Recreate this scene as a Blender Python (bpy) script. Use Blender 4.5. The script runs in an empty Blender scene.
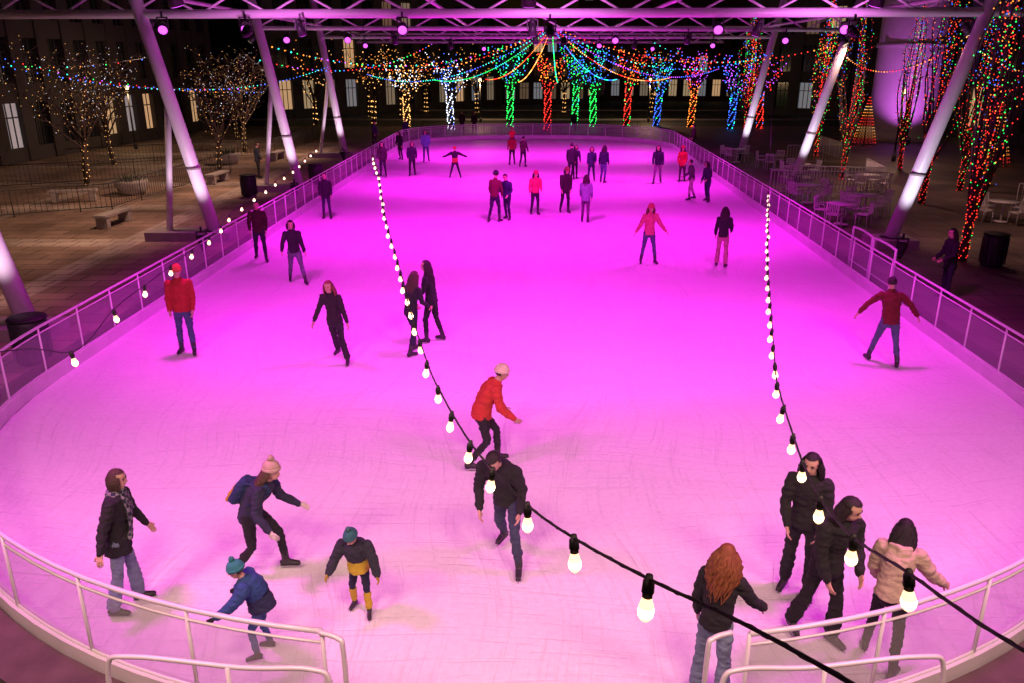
import bpy, math, random
import numpy as np
from mathutils import Vector, noise
from mathutils.bvhtree import BVHTree
random.seed(7); np.random.seed(7)
scene=bpy.context.scene
COL=scene.collection
rad=math.radians

# ------------------------------------------------------------ materials
_mc={}
def newmat(name):
    m=bpy.data.materials.new(name); m.use_nodes=True
    nt=m.node_tree; return m,nt,nt.nodes['Principled BSDF']
def plain(name,col,rough=.6,metal=0,noise_amt=.15,scale=8,bump=.0,bscale=60):
    k=(name,tuple(col),rough)
    if k in _mc: return _mc[k]
    m,nt,b=newmat(name)
    tc=nt.nodes.new('ShaderNodeTexCoord')
    n=nt.nodes.new('ShaderNodeTexNoise'); n.inputs['Scale'].default_value=scale; n.inputs['Detail'].default_value=5
    nt.links.new(tc.outputs['Object'],n.inputs['Vector'])
    r=nt.nodes.new('ShaderNodeMapRange'); r.inputs['To Min'].default_value=1-noise_amt*1.6; r.inputs['To Max'].default_value=1+noise_amt
    nt.links.new(n.outputs['Fac'],r.inputs['Value'])
    mx=nt.nodes.new('ShaderNodeVectorMath'); mx.operation='SCALE'; mx.inputs[0].default_value=col
    nt.links.new(r.outputs[0],mx.inputs['Scale'])
    nt.links.new(mx.outputs[0],b.inputs['Base Color'])
    b.inputs['Roughness'].default_value=rough; b.inputs['Metallic'].default_value=metal
    if bump>0:
        n2=nt.nodes.new('ShaderNodeTexNoise'); n2.inputs['Scale'].default_value=bscale
        nt.links.new(tc.outputs['Object'],n2.inputs['Vector'])
        bp=nt.nodes.new('ShaderNodeBump'); bp.inputs['Strength'].default_value=bump; bp.inputs['Distance'].default_value=.02
        nt.links.new(n2.outputs['Fac'],bp.inputs['Height']); nt.links.new(bp.outputs[0],b.inputs['Normal'])
    _mc[k]=m; return m
def fabric(col,rough=.9):
    return plain('fabric',col,rough,0,.25,14,.5,90)
def emis(name,col,st,sample=False):
    k=(name,tuple(col),st)
    if k in _mc: return _mc[k]
    m,nt,b=newmat(name)
    b.inputs['Base Color'].default_value=(*col,1)
    b.inputs['Emission Color'].default_value=(*col,1); b.inputs['Emission Strength'].default_value=st
    if not sample: m.cycles.emission_sampling='NONE'
    _mc[k]=m; return m

# ------------------------------------------------------------ mesh builder
def vn(a):
    a=np.asarray(a,float); l=np.linalg.norm(a); return a/l if l>1e-9 else a
class MB:
    def __init__(s): s.v=[]; s.f=[]; s.m=[]; s.mats=[]; s.sm=[]
    def mi(s,mat):
        if mat not in s.mats: s.mats.append(mat)
        return s.mats.index(mat)
    def add(s,vs,fs,mat,smooth=True):
        o=len(s.v); s.v.extend([tuple(map(float,v)) for v in vs]); i=s.mi(mat)
        for f in fs: s.f.append(tuple(o+k for k in f)); s.m.append(i); s.sm.append(smooth)
    def box(s,c,size,mat,rz=0,ax=None):
        hx,hy,hz=[q/2 for q in size]; vs=[]
        if ax is None:
            ca,sa=math.cos(rz),math.sin(rz); ax=[np.array((ca,sa,0)),np.array((-sa,ca,0)),np.array((0,0,1))]
        c=np.asarray(c,float)
        for z in(-1,1):
            for x,y in((-1,-1),(1,-1),(1,1),(-1,1)):
                vs.append(c+ax[0]*x*hx+ax[1]*y*hy+ax[2]*z*hz)
        s.add(vs,[(3,2,1,0),(4,5,6,7),(0,1,5,4),(1,2,6,5),(2,3,7,6),(3,0,4,7)],mat,False)
    def tube(s,pts,rads,mat,n=8,ref=None,cap=True,round_=False,closed=False):
        pts=[np.asarray(p,float) for p in pts]
        if not hasattr(rads,'__len__'): rads=[rads]*len(pts)
        rads=[(r,r) if not hasattr(r,'__len__') else r for r in rads]
        if round_:
            t0=vn(pts[1]-pts[0]); t1=vn(pts[-1]-pts[-2]); r0=rads[0]; r1=rads[-1]
            a=min(r0); b=min(r1)
            pts=[pts[0]-t0*a*.85,pts[0]-t0*a*.5]+pts+[pts[-1]+t1*b*.5,pts[-1]+t1*b*.85]
            rads=[(r0[0]*.45,r0[1]*.45),(r0[0]*.85,r0[1]*.85)]+rads+[(r1[0]*.85,r1[1]*.85),(r1[0]*.45,r1[1]*.45)]
        N=len(pts); vs=[]; prev=None
        for i in range(N):
            if closed: t=vn(pts[(i+1)%N]-pts[i-1])
            else: t=vn(pts[min(i+1,N-1)]-pts[max(i-1,0)])
            if ref is not None: sd=np.asarray(ref,float)
            elif prev is None: sd=np.array((0,0,1.)) if abs(t[2])<.9 else np.array((1.,0,0))
            else: sd=prev
            sd=vn(sd-t*np.dot(sd,t)); prev=sd; ot=np.cross(t,sd)
            for k in range(n):
                a=2*math.pi*k/n
                vs.append(pts[i]+sd*math.cos(a)*rads[i][0]+ot*math.sin(a)*rads[i][1])
        fs=[]
        for i in range(N if closed else N-1):
            j=(i+1)%N
            for k in range(n):
                k2=(k+1)%n; fs.append((i*n+k,i*n+k2,j*n+k2,j*n+k))
        if cap and not closed: fs.append(tuple(range(n-1,-1,-1))); fs.append(tuple((N-1)*n+k for k in range(n)))
        s.add(vs,fs,mat,True)
    def ball(s,c,r,mat,ax=None,seg=12,ring=8,keep=None,nz=0):
        if not hasattr(r,'__len__'): r=(r,r,r)
        if ax is None: ax=[np.array((1,0,0)),np.array((0,1,0)),np.array((0,0,1))]
        c=np.asarray(c,float); loc=[]
        loc.append((0,0,1))
        for i in range(1,ring):
            p=math.pi*i/ring
            for k in range(seg):
                a=2*math.pi*k/seg; loc.append((math.sin(p)*math.cos(a),math.sin(p)*math.sin(a),math.cos(p)))
        loc.append((0,0,-1)); fs=[]
        for k in range(seg): fs.append((0,1+k,1+(k+1)%seg))
        for i in range(ring-2):
            for k in range(seg):
                a=1+i*seg+k; b=1+i*seg+(k+1)%seg; fs.append((a,a+seg,b+seg,b))
        L=len(loc)-1
        for k in range(seg): fs.append((L,L-seg+(k+1)%seg,L-seg+k))
        vs=[]
        for l in loc:
            q=1+(random.uniform(-nz,nz) if nz else 0)
            vs.append(c+q*(ax[0]*l[0]*r[0]+ax[1]*l[1]*r[1]+ax[2]*l[2]*r[2]))
        if keep: fs=[f for f in fs if keep(np.mean([loc[i] for i in f],axis=0))]
        s.add(vs,fs,mat,True)
    def cyl(s,c,r,h,mat,n=16,r2=None):
        c=np.asarray(c,float); s.tube([c,c+np.array((0,0,h))],[r,r if r2 is None else r2],mat,n)
    def led(s,p,r,mat):
        x,y,z=p
        s.add([(x+r,y,z),(x-r,y,z),(x,y+r,z),(x,y-r,z),(x,y,z+r),(x,y,z-r)],
              [(0,2,4),(2,1,4),(1,3,4),(3,0,4),(2,0,5),(1,2,5),(3,1,5),(0,3,5)],mat,False)
    def mesh(s,name):
        me=bpy.data.meshes.new(name); me.from_pydata(s.v,[],s.f); 
        for m in s.mats: me.materials.append(m)
        me.polygons.foreach_set('material_index',s.m); me.polygons.foreach_set('use_smooth',s.sm); me.update(); return me
    def obj(s,name,parent=None):
        o=bpy.data.objects.new(name,s.mesh(name)); COL.objects.link(o)
        if parent: o.parent=parent
        return o
def empty(name,loc=(0,0,0)):
    o=bpy.data.objects.new(name,None); o.location=loc; COL.objects.link(o); return o
def catmull(P,n=8):
    P=[np.asarray(p,float) for p in P]; Q=[2*P[0]-P[1]]+P+[2*P[-1]-P[-2]]; out=[]
    for i in range(1,len(Q)-2):
        for k in range(n):
            t=k/n; a,b,c,d=Q[i-1],Q[i],Q[i+1],Q[i+2]
            out.append(.5*((2*b)+(-a+c)*t+(2*a-5*b+4*c-d)*t*t+(-a+3*b-3*c+d)*t**3))
    out.append(P[-1]); return out
def resample(P,step,offset=0):
    P=[np.asarray(p,float) for p in P]; out=[]
    if not offset: out=[P[0]]
    nxt=offset if offset else step; cum=0
    for i in range(len(P)-1):
        d=np.linalg.norm(P[i+1]-P[i])
        if d<1e-9: continue
        while nxt<=cum+d: out.append(P[i]+(P[i+1]-P[i])*(nxt-cum)/d); nxt+=step
        cum+=d
    return out

# ------------------------------------------------------------ camera
cam=bpy.data.objects.new('camera',bpy.data.cameras.new('camera')); COL.objects.link(cam)
cam.location=(0,0,5.4); cam.rotation_euler=(rad(90-19.25),0,0)
cam.data.sensor_width=36; cam.data.lens=36*800/1024; cam.data.clip_end=2000; cam.data.clip_start=.05
scene.camera=cam
scene.view_settings.view_transform='Standard'; scene.view_settings.look='None'; scene.view_settings.exposure=0
# ------------------------------------------------------------ world
w=bpy.data.worlds.new('World'); scene.world=w; w.use_nodes=True
nt=w.node_tree; sky=nt.nodes.new('ShaderNodeTexSky'); sky.sky_type='NISHITA'; sky.sun_disc=False
sky.sun_elevation=rad(1); sky.sun_rotation=rad(200)
nt.links.new(sky.outputs[0],nt.nodes['Background'].inputs['Color']); nt.nodes['Background'].inputs['Strength'].default_value=.004

# ------------------------------------------------------------ shared mats
M_rail=plain('rail_metal',(.8,.78,.8),.35,.1,.05,4)
M_dark=plain('dark_metal',(.03,.03,.032),.5)
M_black=plain('black_rubber',(.012,.012,.012),.6)
M_conc=plain('concrete',(.34,.31,.29),.85,0,.2,3,.3,40)
M_concd=plain('kerb_concrete',(.11,.08,.065),.85,0,.4,3,.4,40)
M_bark=plain('bark',(.07,.05,.04),.9,0,.3,12,.5,30)

# ------------------------------------------------------------ ground
def paver(name,c1,c2,mort,bw,bh,rough=.6,rot=0):
    m,nt,b=newmat(name)
    tc=nt.nodes.new('ShaderNodeTexCoord'); mp=nt.nodes.new('ShaderNodeMapping'); mp.inputs['Rotation'].default_value=(0,0,rot)
    br=nt.nodes.new('ShaderNodeTexBrick'); br.inputs['Scale'].default_value=1
    br.inputs['Color1'].default_value=(*c1,1); br.inputs['Color2'].default_value=(*c2,1); br.inputs['Mortar'].default_value=(*mort,1)
    br.inputs['Brick Width'].default_value=bw; br.inputs['Row Height'].default_value=bh; br.inputs['Mortar Size'].default_value=.02; br.offset=.5
    nt.links.new(tc.outputs['Object'],mp.inputs[0]); nt.links.new(mp.outputs[0],br.inputs['Vector'])
    n=nt.nodes.new('ShaderNodeTexNoise'); n.inputs['Scale'].default_value=.5; n.inputs['Detail'].default_value=8
    nt.links.new(tc.outputs['Object'],n.inputs['Vector'])
    r=nt.nodes.new('ShaderNodeMapRange'); r.inputs['From Min'].default_value=.3; r.inputs['From Max'].default_value=.7; r.inputs['To Min'].default_value=.5; r.inputs['To Max'].default_value=1.3
    nt.links.new(n.outputs['Fac'],r.inputs['Value'])
    mx=nt.nodes.new('ShaderNodeVectorMath'); mx.operation='SCALE'; nt.links.new(br.outputs['Color'],mx.inputs[0]); nt.links.new(r.outputs[0],mx.inputs['Scale'])
    nt.links.new(mx.outputs[0],b.inputs['Base Color'])
    r2=nt.nodes.new('ShaderNodeMapRange'); r2.inputs['To Min'].default_value=rough-.2; r2.inputs['To Max'].default_value=rough+.2
    nt.links.new(n.outputs['Fac'],r2.inputs['Value']); nt.links.new(r2.outputs[0],b.inputs['Roughness'])
    return m
def sheet(name,poly,z,mat):
    mb=MB(); mb.add([(x,y,z) for x,y in poly],[tuple(range(len(poly)))],mat,False); return mb.obj(name)
asph=plain('asphalt',(.05,.048,.046),.7,0,.3,1.5,.3,30)
sheet('ground',[(-600,-200),(600,-200),(600,900),(-600,900)],-.03,asph)
M_pav=paver('plaza_pavers',(.33,.235,.175),(.235,.165,.12),(.07,.055,.05),1.2,.6)
M_pav2=paver('terrace_tiles',(.18,.13,.11),(.13,.095,.08),(.05,.04,.04),1.0,1.0)
M_pband=paver('plaza_band',(.46,.38,.31),(.38,.32,.26),(.12,.1,.09),.6,.6)
M_mat=plain('rubber_matting',(.02,.016,.015),.8,0,.4,3,.5,50)
sheet('plaza_pavement',[(-40,-10),(-7.6,-10),(-7.6,74),(-40,74)],-.026,M_pav)
sheet('terrace_pavement',[(7.6,-10),(60,-10),(60,74),(7.6,74)],-.026,M_pav2)
sheet('rear_pavement',[(-7.6,60),(7.6,60),(7.6,74),(-7.6,74)],-.026,M_pav2)
sheet('front_pavement',[(-7.6,-10),(7.6,-10),(7.6,12),(-7.6,12)],-.026,M_mat)
mb=MB()
for yy in (18,24.5,31,37.5,44,50.5,57):
    mb.add([(-26,yy,-.022),(-12.6,yy,-.022),(-12.6,yy+1.1,-.022),(-26,yy+1.1,-.022)],[(0,1,2,3)],M_pband,False)
    mb.add([(-19.6,yy+1.1,-.022),(-18.6,yy+1.1,-.022),(-18.6,yy+6.5,-.022),(-19.6,yy+6.5,-.022)],[(0,1,2,3)],M_pband,False)
mb.add([(-12.6,10,-.022),(-11.8,10,-.022),(-11.8,62,-.022),(-12.6,62,-.022)],[(0,1,2,3)],M_pband,False)
mb.obj('paving_bands')
M_line=plain('road_paint',(.7,.7,.66),.7)
mb=MB(); mb.box((0,82,.04),(200,.3,.14),M_conc); mb.box((0,98,.04),(200,.3,.14),M_conc); mb.obj('street_kerb')
mb=MB()
for i in range(-20,21): mb.box((i*5,90,-.024),(2.4,.15,.004),M_line)
mb.obj('lane_markings')

# ------------------------------------------------------------ rink outline
HW,R0,R1,L=8.35,7.8,7.0,56.2
def to_world(u,wv):
    k=1+.0021*max(0,wv-8)
    return (-.1+.035*wv+u*k, 5.3+wv-.035*u)
def outline(off=0,na=14):
    pts=[]
    def arc(cx,cy,r,a0,a1):
        for k in range(na+1):
            a=rad(a0+(a1-a0)*k/na); pts.append((cx+r*math.cos(a),cy+r*math.sin(a)))
    arc(-HW+R0,R0,R0+off,263.5,180)
    arc(-HW+R1,L-R1,R1+off,180,90)
    arc(HW-R1,L-R1,R1+off,90,0)
    arc(HW-R0,R0,R0+off,0,-81)
    return pts
def dens(P,step=.5):
    return [(p[0],p[1]) for p in resample([(p[0],p[1],0) for p in P],step)]
def ice_mat():
    m,nt,b=newmat('rink_ice'); N=nt.nodes; Lk=nt.links
    tc=N.new('ShaderNodeTexCoord')
    def add(x,y,op='ADD'):
        q=N.new('ShaderNodeMath'); q.operation=op
        for i,v in enumerate((x,y)):
            if isinstance(v,(int,float)): q.inputs[i].default_value=v
            else: Lk.new(v,q.inputs[i])
        return q.outputs[0]
    wp=N.new('ShaderNodeTexNoise'); wp.inputs['Scale'].default_value=.16; wp.inputs['Detail'].default_value=1; Lk.new(tc.outputs['Object'],wp.inputs['Vector'])
    wv=N.new('ShaderNodeVectorMath'); wv.operation='SCALE'; wv.inputs['Scale'].default_value=4; Lk.new(wp.outputs['Color'],wv.inputs[0])
    wa=N.new('ShaderNodeVectorMath'); Lk.new(tc.outputs['Object'],wa.inputs[0]); Lk.new(wv.outputs[0],wa.inputs[1])
    def scr(rot,sx,sy,scale,lo,hi):
        mp=N.new('ShaderNodeMapping'); mp.inputs['Rotation'].default_value=(0,0,rot); mp.inputs['Scale'].default_value=(sx,sy,1)
        Lk.new(wa.outputs[0],mp.inputs[0])
        n=N.new('ShaderNodeTexNoise'); n.inputs['Scale'].default_value=scale; n.inputs['Detail'].default_value=2
        Lk.new(mp.outputs[0],n.inputs['Vector'])
        r=N.new('ShaderNodeMapRange'); r.inputs['From Min'].default_value=lo; r.inputs['From Max'].default_value=hi
        Lk.new(n.outputs['Fac'],r.inputs['Value']); return r.outputs[0]
    sc=add(add(scr(.3,18,.3,1.6,.61,.68),scr(-.5,.3,17,1.5,.61,.68)),add(scr(1.1,20,.35,1.3,.62,.7),scr(.9,.25,22,1.2,.62,.7)))
    big=N.new('ShaderNodeTexNoise'); big.inputs['Scale'].default_value=.4; big.inputs['Detail'].default_value=8; Lk.new(tc.outputs['Object'],big.inputs['Vector'])
    fine=N.new('ShaderNodeTexNoise'); fine.inputs['Scale'].default_value=14; fine.inputs['Detail'].default_value=6; fine.inputs['Roughness'].default_value=.75; Lk.new(tc.outputs['Object'],fine.inputs['Vector'])
    val=add(add(.54,add(big.outputs['Fac'],.2,'MULTIPLY')),add(add(fine.outputs['Fac'],.34,'MULTIPLY'),add(sc,-.04,'MULTIPLY')))
    cb=N.new('ShaderNodeCombineColor'); Lk.new(val,cb.inputs[0]); Lk.new(val,cb.inputs[1]); Lk.new(add(val,.02),cb.inputs[2])
    Lk.new(cb.outputs[0],b.inputs['Base Color'])
    Lk.new(add(add(fine.outputs['Fac'],.3,'MULTIPLY'),.38),b.inputs['Roughness'])
    bp=N.new('ShaderNodeBump'); bp.inputs['Strength'].default_value=.5; bp.inputs['Distance'].default_value=.015
    Lk.new(add(fine.outputs['Fac'],add(sc,-.6,'MULTIPLY')),bp.inputs['Height']); Lk.new(bp.outputs[0],b.inputs['Normal'])
    b.inputs['Specular IOR Level'].default_value=.35
    return m
sheet('ice_rink',[to_world(*p) for p in outline(0)],0,ice_mat())
def ribbon(mb,o0,o1,z0,z1,mat):
    a=outline(o0,24); b=outline(o1,24); vs=[];fs=[]
    for p,q in zip(a,b):
        x,y=to_world(*p); vs.append((x,y,z0)); x,y=to_world(*q); vs.append((x,y,z1))
    for i in range(len(a)-1): fs.append((2*i,2*i+1,2*i+3,2*i+2))
    mb.add(vs,fs,mat,False)
mb=MB()
ribbon(mb,.14,.14,-.02,.1,M_concd); ribbon(mb,.14,.62,.1,.1,M_concd); ribbon(mb,.62,.62,.1,-.02,M_concd)
mb.obj('rink_kerb')
mP,nt,b=newmat('acrylic_panel')
tr=nt.nodes.new('ShaderNodeBsdfTransparent'); mx=nt.nodes.new('ShaderNodeMixShader'); mx.inputs[0].default_value=.3
b.inputs['Base Color'].default_value=(.6,.58,.62,1); b.inputs['Roughness'].default_value=.25
tr.inputs[0].default_value=(.9,.9,.92,1)
nt.links.new(tr.outputs[0],mx.inputs[1]); nt.links.new(b.outputs[0],mx.inputs[2])
nt.links.new(mx.outputs[0],nt.nodes['Material Output'].inputs['Surface'])
M_kick=plain('kick_plate',(.72,.7,.73),.5,0,.15,2)
ring=[to_world(*p) for p in dens(outline(.06,24),1.25)]
fine=[to_world(*p) for p in dens(outline(.06,24),.4)]
boards=empty('rink_boards')
mb=MB()
for i in range(len(fine)-1):
    a,b2=fine[i],fine[i+1]
    mb.add([(a[0],a[1],.24),(b2[0],b2[1],.24),(b2[0],b2[1],.93),(a[0],a[1],.93)],[(0,1,2,3)],mP,True)
mb.obj('clear_panels',boards)
mb=MB()
mb.tube([(x,y,1.05) for x,y in fine],.024,M_rail,8); mb.tube([(x,y,.94) for x,y in fine],.014,M_rail,6)
mb.tube([(x,y,.23) for x,y in fine],(.018),M_rail,6)
mb.obj('top_rail',boards)
mb=MB()
for x,y in ring:
    mb.tube([(x,y,0),(x,y,1.05)],.02,M_rail,6)
mb.obj('posts',boards)
mb=MB()
for o0,z0,o1,z1 in ((.0,0,.0,.22),(.0,.22,.11,.22),(.11,.22,.11,0)): ribbon(mb,o0,o1,z0,z1,M_kick)
mb.obj('kick_plate',boards)
def gate(sx,x0):
    mb=MB(); y=5.33
    P=catmull([(x0-sx*.06,y,1.05),(x0+sx*.1,y-.04,1.02),(x0+sx*.14,y-.06,.9),(x0+sx*.14,y-.06,0)],5)
    mb.tube(P,.022,M_rail,8)
    for dy,dz in ((-.32,.98),(-.36,.72)):
        P=catmull([(x0-sx*1.75,y+dy+.16,0),(x0-sx*1.72,y+dy+.15,dz-.15),(x0-sx*1.5,y+dy+.12,dz),(x0-sx*.6,y+dy,dz),(x0-sx*.05,y+dy-.02,dz),(x0+sx*.1,y+dy-.04,dz-.15),(x0+sx*.12,y+dy-.05,0)],6)
        mb.tube(P,.021,M_rail,8)
    mb.tube([(x0-sx*.7,y-.33,0),(x0-sx*.7,y-.33,.98)],.02,M_rail,6)
    mb.obj('gate_handrail')
gate(1,-1.5); gate(-1,1.72)

# ------------------------------------------------------------ columns & trusses
M_colw=plain('column_paint',(.8,.78,.8),.4,0,.12,1.2)
cols_l=[(-10.1,15.9,-11.6,7.0),(-9.65,25.7,-11.07,6.7),(-9.5,36,-10.7,7.06),(-10.1,49.3,-11.05,6.9)]
cols_r=[(11.3,13.5,12.9,7.0),(11.8,24.6,13.5,6.54),(13.5,38.6,15.2,6.75),(13.8,49.3,15.1,6.9)]
for s_,cs in ((-1,cols_l),(1,cols_r)):
    for i,(x,y,x2,z2) in enumerate(cs):
        mb=MB(); k=(9.2)/z2
        mb.tube([(x,y,.25),(x+(x2-x)*k,y,9.2)],[.21,.19],M_colw,16)
        mb.cyl((x,y,.22),.33,.05,M_dark,16)
        mb.tube([(x+(x2-x)*.3,y,.25+z2*.29),(x+(x2-x)*.303,y,.25+z2*.303)],.225,M_conc,16)
        zx=x+(x2-x)*.66
        if s_<0:
            mb.tube([(x+s_*1.45,y,.25),(zx-.0,y,z2*.66)],.1,M_colw,12)
            mb.box((x+s_*.75,y,.11),(2.7,.9,.28),M_conc)
        else:
            mb.box((x,y,.11),(1.3,1.1,.28),M_conc)
        mb.obj('leaning_column')
rows=[((-10.5,8),(11.5,8)),((-11.6,15.9),(12.6,14.2)),((-11.1,25.7),(13.5,24.6)),((-10.7,36),(15.1,38.0)),((-11.05,49.3),(15.1,49.3)),((-11.1,61),(15.1,61))]
for i,(a,b_) in enumerate(rows):
    mb=MB(); a=np.array((*a,6.75)); b_=np.array((*b_,6.75)); up=np.array((0,0,.55))
    if i==2: ex=(b_-a)*.35; a=a-ex; b_=b_+ex
    r=.13 if i==2 else .085
    mb.tube([a,b_],r,M_colw,12); mb.tube([a+up,b_+up],r*.8,M_colw,12)
    n=12 if i!=2 else 20
    for k in range(n):
        p=a+(b_-a)*k/n; q=a+(b_-a)*(k+.5)/n; q2=a+(b_-a)*(k+1)/n
        mb.tube([p,q+up],.035,M_colw,6); mb.tube([q+up,q2],.035,M_colw,6)
    mb.obj('roof_truss')
mb=MB()
for x0,x1 in ((-11.1,-10.9),(-3,-2.4),(5,6.2),(13.5,15.1)):
    mb.tube([(x0,8,7.35),(x1,61,7.35)],.07,M_colw,8)
mb.obj('roof_purlins')

# ------------------------------------------------------------ stage lights
M_lens=emis('purple_lens',(.8,.10,1.0),2.0); M_lensw=emis('white_lens',(1,.75,.5),3)
def fixture(x,y,z,tgt,power,color,size=100,blend=.8,lens=M_lens,name='stage_light',rad_=.45,real=True,ls=1):
    e=empty(name); d=vn(np.array(tgt)-np.array((x,y,z))); p=np.array((x,y,z))
    mb=MB(); mb.tube([p-d*.18,p+d*.16],[.1*ls,.14*ls],M_dark,12); 
    mb.tube([p-d*.3,p-d*.18],[.06,.09],M_dark,10)
    mb.box((x,y,z+.28),(.3,.05,.04),M_dark); mb.box((x-.15,y,z+.14),(.03,.05,.3),M_dark); mb.box((x+.15,y,z+.14),(.03,.05,.3),M_dark)
    mb.box((x,y,z+.36),(.05,.05,.16),M_dark)
    mb.tube([p+d*.161,p+d*.17],[.115*ls,.115*ls],lens,12)
    mb.obj('housing',e)
    if real:
        l=bpy.data.lights.new(name+'_lamp','SPOT'); l.energy=power; l.color=color; l.spot_size=rad(size); l.spot_blend=blend; l.shadow_soft_size=rad_
        o=bpy.data.objects.new('lamp',l); COL.objects.link(o); o.location=tuple(p+d*.25)
        o.rotation_euler=Vector(tuple(d)).to_track_quat('-Z','Y').to_euler(); o.parent=e
    return e
MAG=(1,.016,.88)
for y,xs,zz,pw in ((7.2,(-5.5,5.5),6.5,1500),(15.4,(-6.0,.3,6.5),6.5,2050),(25.2,(-6.2,.6,7.2),6.3,2500),(36.5,(-5.0,1,7.5),6.3,2500),(48.8,(-3.5,7),6.3,3400)):
    for x in xs:
        fixture(x,y,zz,(x*.82+.1,y+1.8,0),pw*(1.15 if abs(x)<2 else .92),MAG,128,1.0)
for x,y in ((-10.2,25.1),(-7.8,25.1),(-3.2,25.1),(6,25),(9.6,24.8),(15.4,24.5),(-9.6,36.4),(-7.0,36.4),(4.5,37.2),(12,37.5),(-8.4,48.8),(5,48.8),(11.5,48.8),(-2,60.5),(10,60.5)):
    fixture(x,y,6.35,(x*.75,y-9,2),0,MAG,real=False,ls=1.1)
# unseen floods added to warm the near ice, wide soft heads
for x in (-7,-2.4,2.4,7):
    fixture(x,1.6,7.8,(x*.8,6.6,0),1650,(1,.57,.50),98,1.0,M_lensw,'added_flood',1.1)
for x,y,p in ((-7,22.6,330),(1,22.6,330),(9,22.6,330),(2,33,330)):  # added washes aimed upward to tint the truss pipes pink
    fixture(x,y,6.15,(x,y+4,7.6),p,(1,.22,.95),150,1.0,M_lens,'added_truss_wash',.15)
for y,p in ((16,1900),(25.9,2000),(36.2,2200),(49.5,2200)): fixture(-11.0,y,6.35,(-17.5,y+1,0),p,(1,.56,.40),125,.9,M_lensw,'added_flood',.3)  # floods added to brighten the left plaza paving
for x,y,p in ((13.2,24.9,1000),(14.9,38.3,1000)): fixture(x,y,6.3,(18,y-1,0),p,(1,.52,.42),125,.9,M_lensw,'added_flood',.3)  # weaker floods added to brighten the right terrace

# ------------------------------------------------------------ bulb strings
M_glow=emis('warm_bulb',(1,.60,.30),2.3); M_glow2=emis('bulb_core',(1,.82,.55),6)
def bulb_string(name,P,step,offset=0,r=.005,k=1.0,ymax=99):
    C=catmull(P,14); e=empty(name); mb=MB(); mb.tube(C,r,M_black,6)
    tw=[c+np.array((math.cos(i*1.3)*r*.8,0,math.sin(i*1.3)*r*.8)) for i,c in enumerate(C)]
    mb.tube(tw,r*.6,M_black,5); mb.obj('cable',e)
    mb=MB(); S=[p for p in resample(C,step,offset) if p[1]<ymax]
    for i,p in enumerate(S):
        d=vn((random.uniform(-.16,.16),random.uniform(-.16,.16),-1))
        mb.tube([p+d*-.012,p+d*.004,p+d*.006,p+d*.02*k,p+d*.036*k,p+d*.038*k,p+d*.05*k],[.009*k,.012*k,.0155*k,.016*k,.0165*k,.0135*k,.0135*k],M_black,10)
        q=p+d*.05*k
        mb.tube([q,q+d*.012*k,q+d*.028*k],[.0115*k,.0155*k,.020*k],M_glow,12,cap=False)
        mb.tube([q+d*.028*k,q+d*.04*k,q+d*.052*k],[.020*k,.0215*k,.019*k],M_glow2,12,cap=False)
        mb.tube([q+d*.052*k,q+d*.062*k,q+d*.068*k],[.019*k,.013*k,.005*k],M_glow,12)
    mb.obj('bulbs',e)
bulb_string('string_lights',[(.75,.35,4.7),(.55,1.04,4.45),(.45,1.37,4.32),(.345,1.69,4.18),(.2,2.16,3.99),(.07,2.63,3.82),(-.07,3.12,3.7),(-.19,3.6,3.58),(-.32,4.1,3.51),(-.44,4.6,3.45),(-.57,5.13,3.42),(-.89,6.7,3.35),(-1.28,8.8,3.25),(-1.83,11.45,3.33),(-2.43,14.7,3.47),(-3.65,20.7,4.08),(-4.4,25.4,6.6)],.54,1.5,ymax=17)
bulb_string('string_lights',[(1.05,.8,4.5),(1.02,1.31,4.29),(1.08,1.87,4.08),(1.16,2.33,3.88),(1.25,2.8,3.73),(1.36,3.3,3.62),(1.52,3.88,3.48),(1.77,4.9,3.35),(1.97,5.6,3.26),(2.68,7.98,3.07),(3.2,9.76,3.0),(3.84,11.86,2.95),(4.96,15.5,2.88),(6.4,20.3,2.96),(8.4,26.8,3.5),(11.5,38,6.6)],.57,1.12,ymax=17)
bulb_string('string_lights',[(-4.0,4.2,3.7),(-4.0,6.1,3.2),(-3.93,6.8,2.95),(-4.2,8.15,2.95),(-4.5,9.7,2.83),(-5.2,13.85,2.6),(-5.8,17,2.5),(-6.8,27,2.45),(-8.0,38,2.9),(-10,49.2,4.8)],1.35,2.6,k=1.25,ymax=30)

# ------------------------------------------------------------ LED garlands
LEDC={'red':(1,.03,.02),'green':(.02,1,.12),'blue':(.04,.15,1),'teal':(.02,.8,.6),'orange':(1,.28,.03),'warm':(1,.5,.14),'white':(.8,.85,1),'purple':(.5,.08,1),'pink':(1,.1,.5)}
def LM(c,st=4): return emis('led_'+c,LEDC[c],st)
def garland(name,a,b,sag,cols,step=.3,r=.03,st=4):
    a=np.array(a,float); b=np.array(b,float); C=[]
    for k in range(25):
        t=k/24; C.append(a+(b-a)*t-np.array((0,0,4*sag*t*(1-t))))
    mb=MB(); mb.tube(C,.008,M_black,4); S=resample(C,step)
    for i,p in enumerate(S):
        c=cols[int(i/6)%len(cols)] if len(cols)<5 else random.choice(cols)
        mb.led(p+np.array((0,0,-.03)),r*random.uniform(.8,1.2),LM(c,st))
    mb.obj(name)
pk=(2.1,45,7.2)
multi=['red','green','blue','orange','teal','purple']
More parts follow.
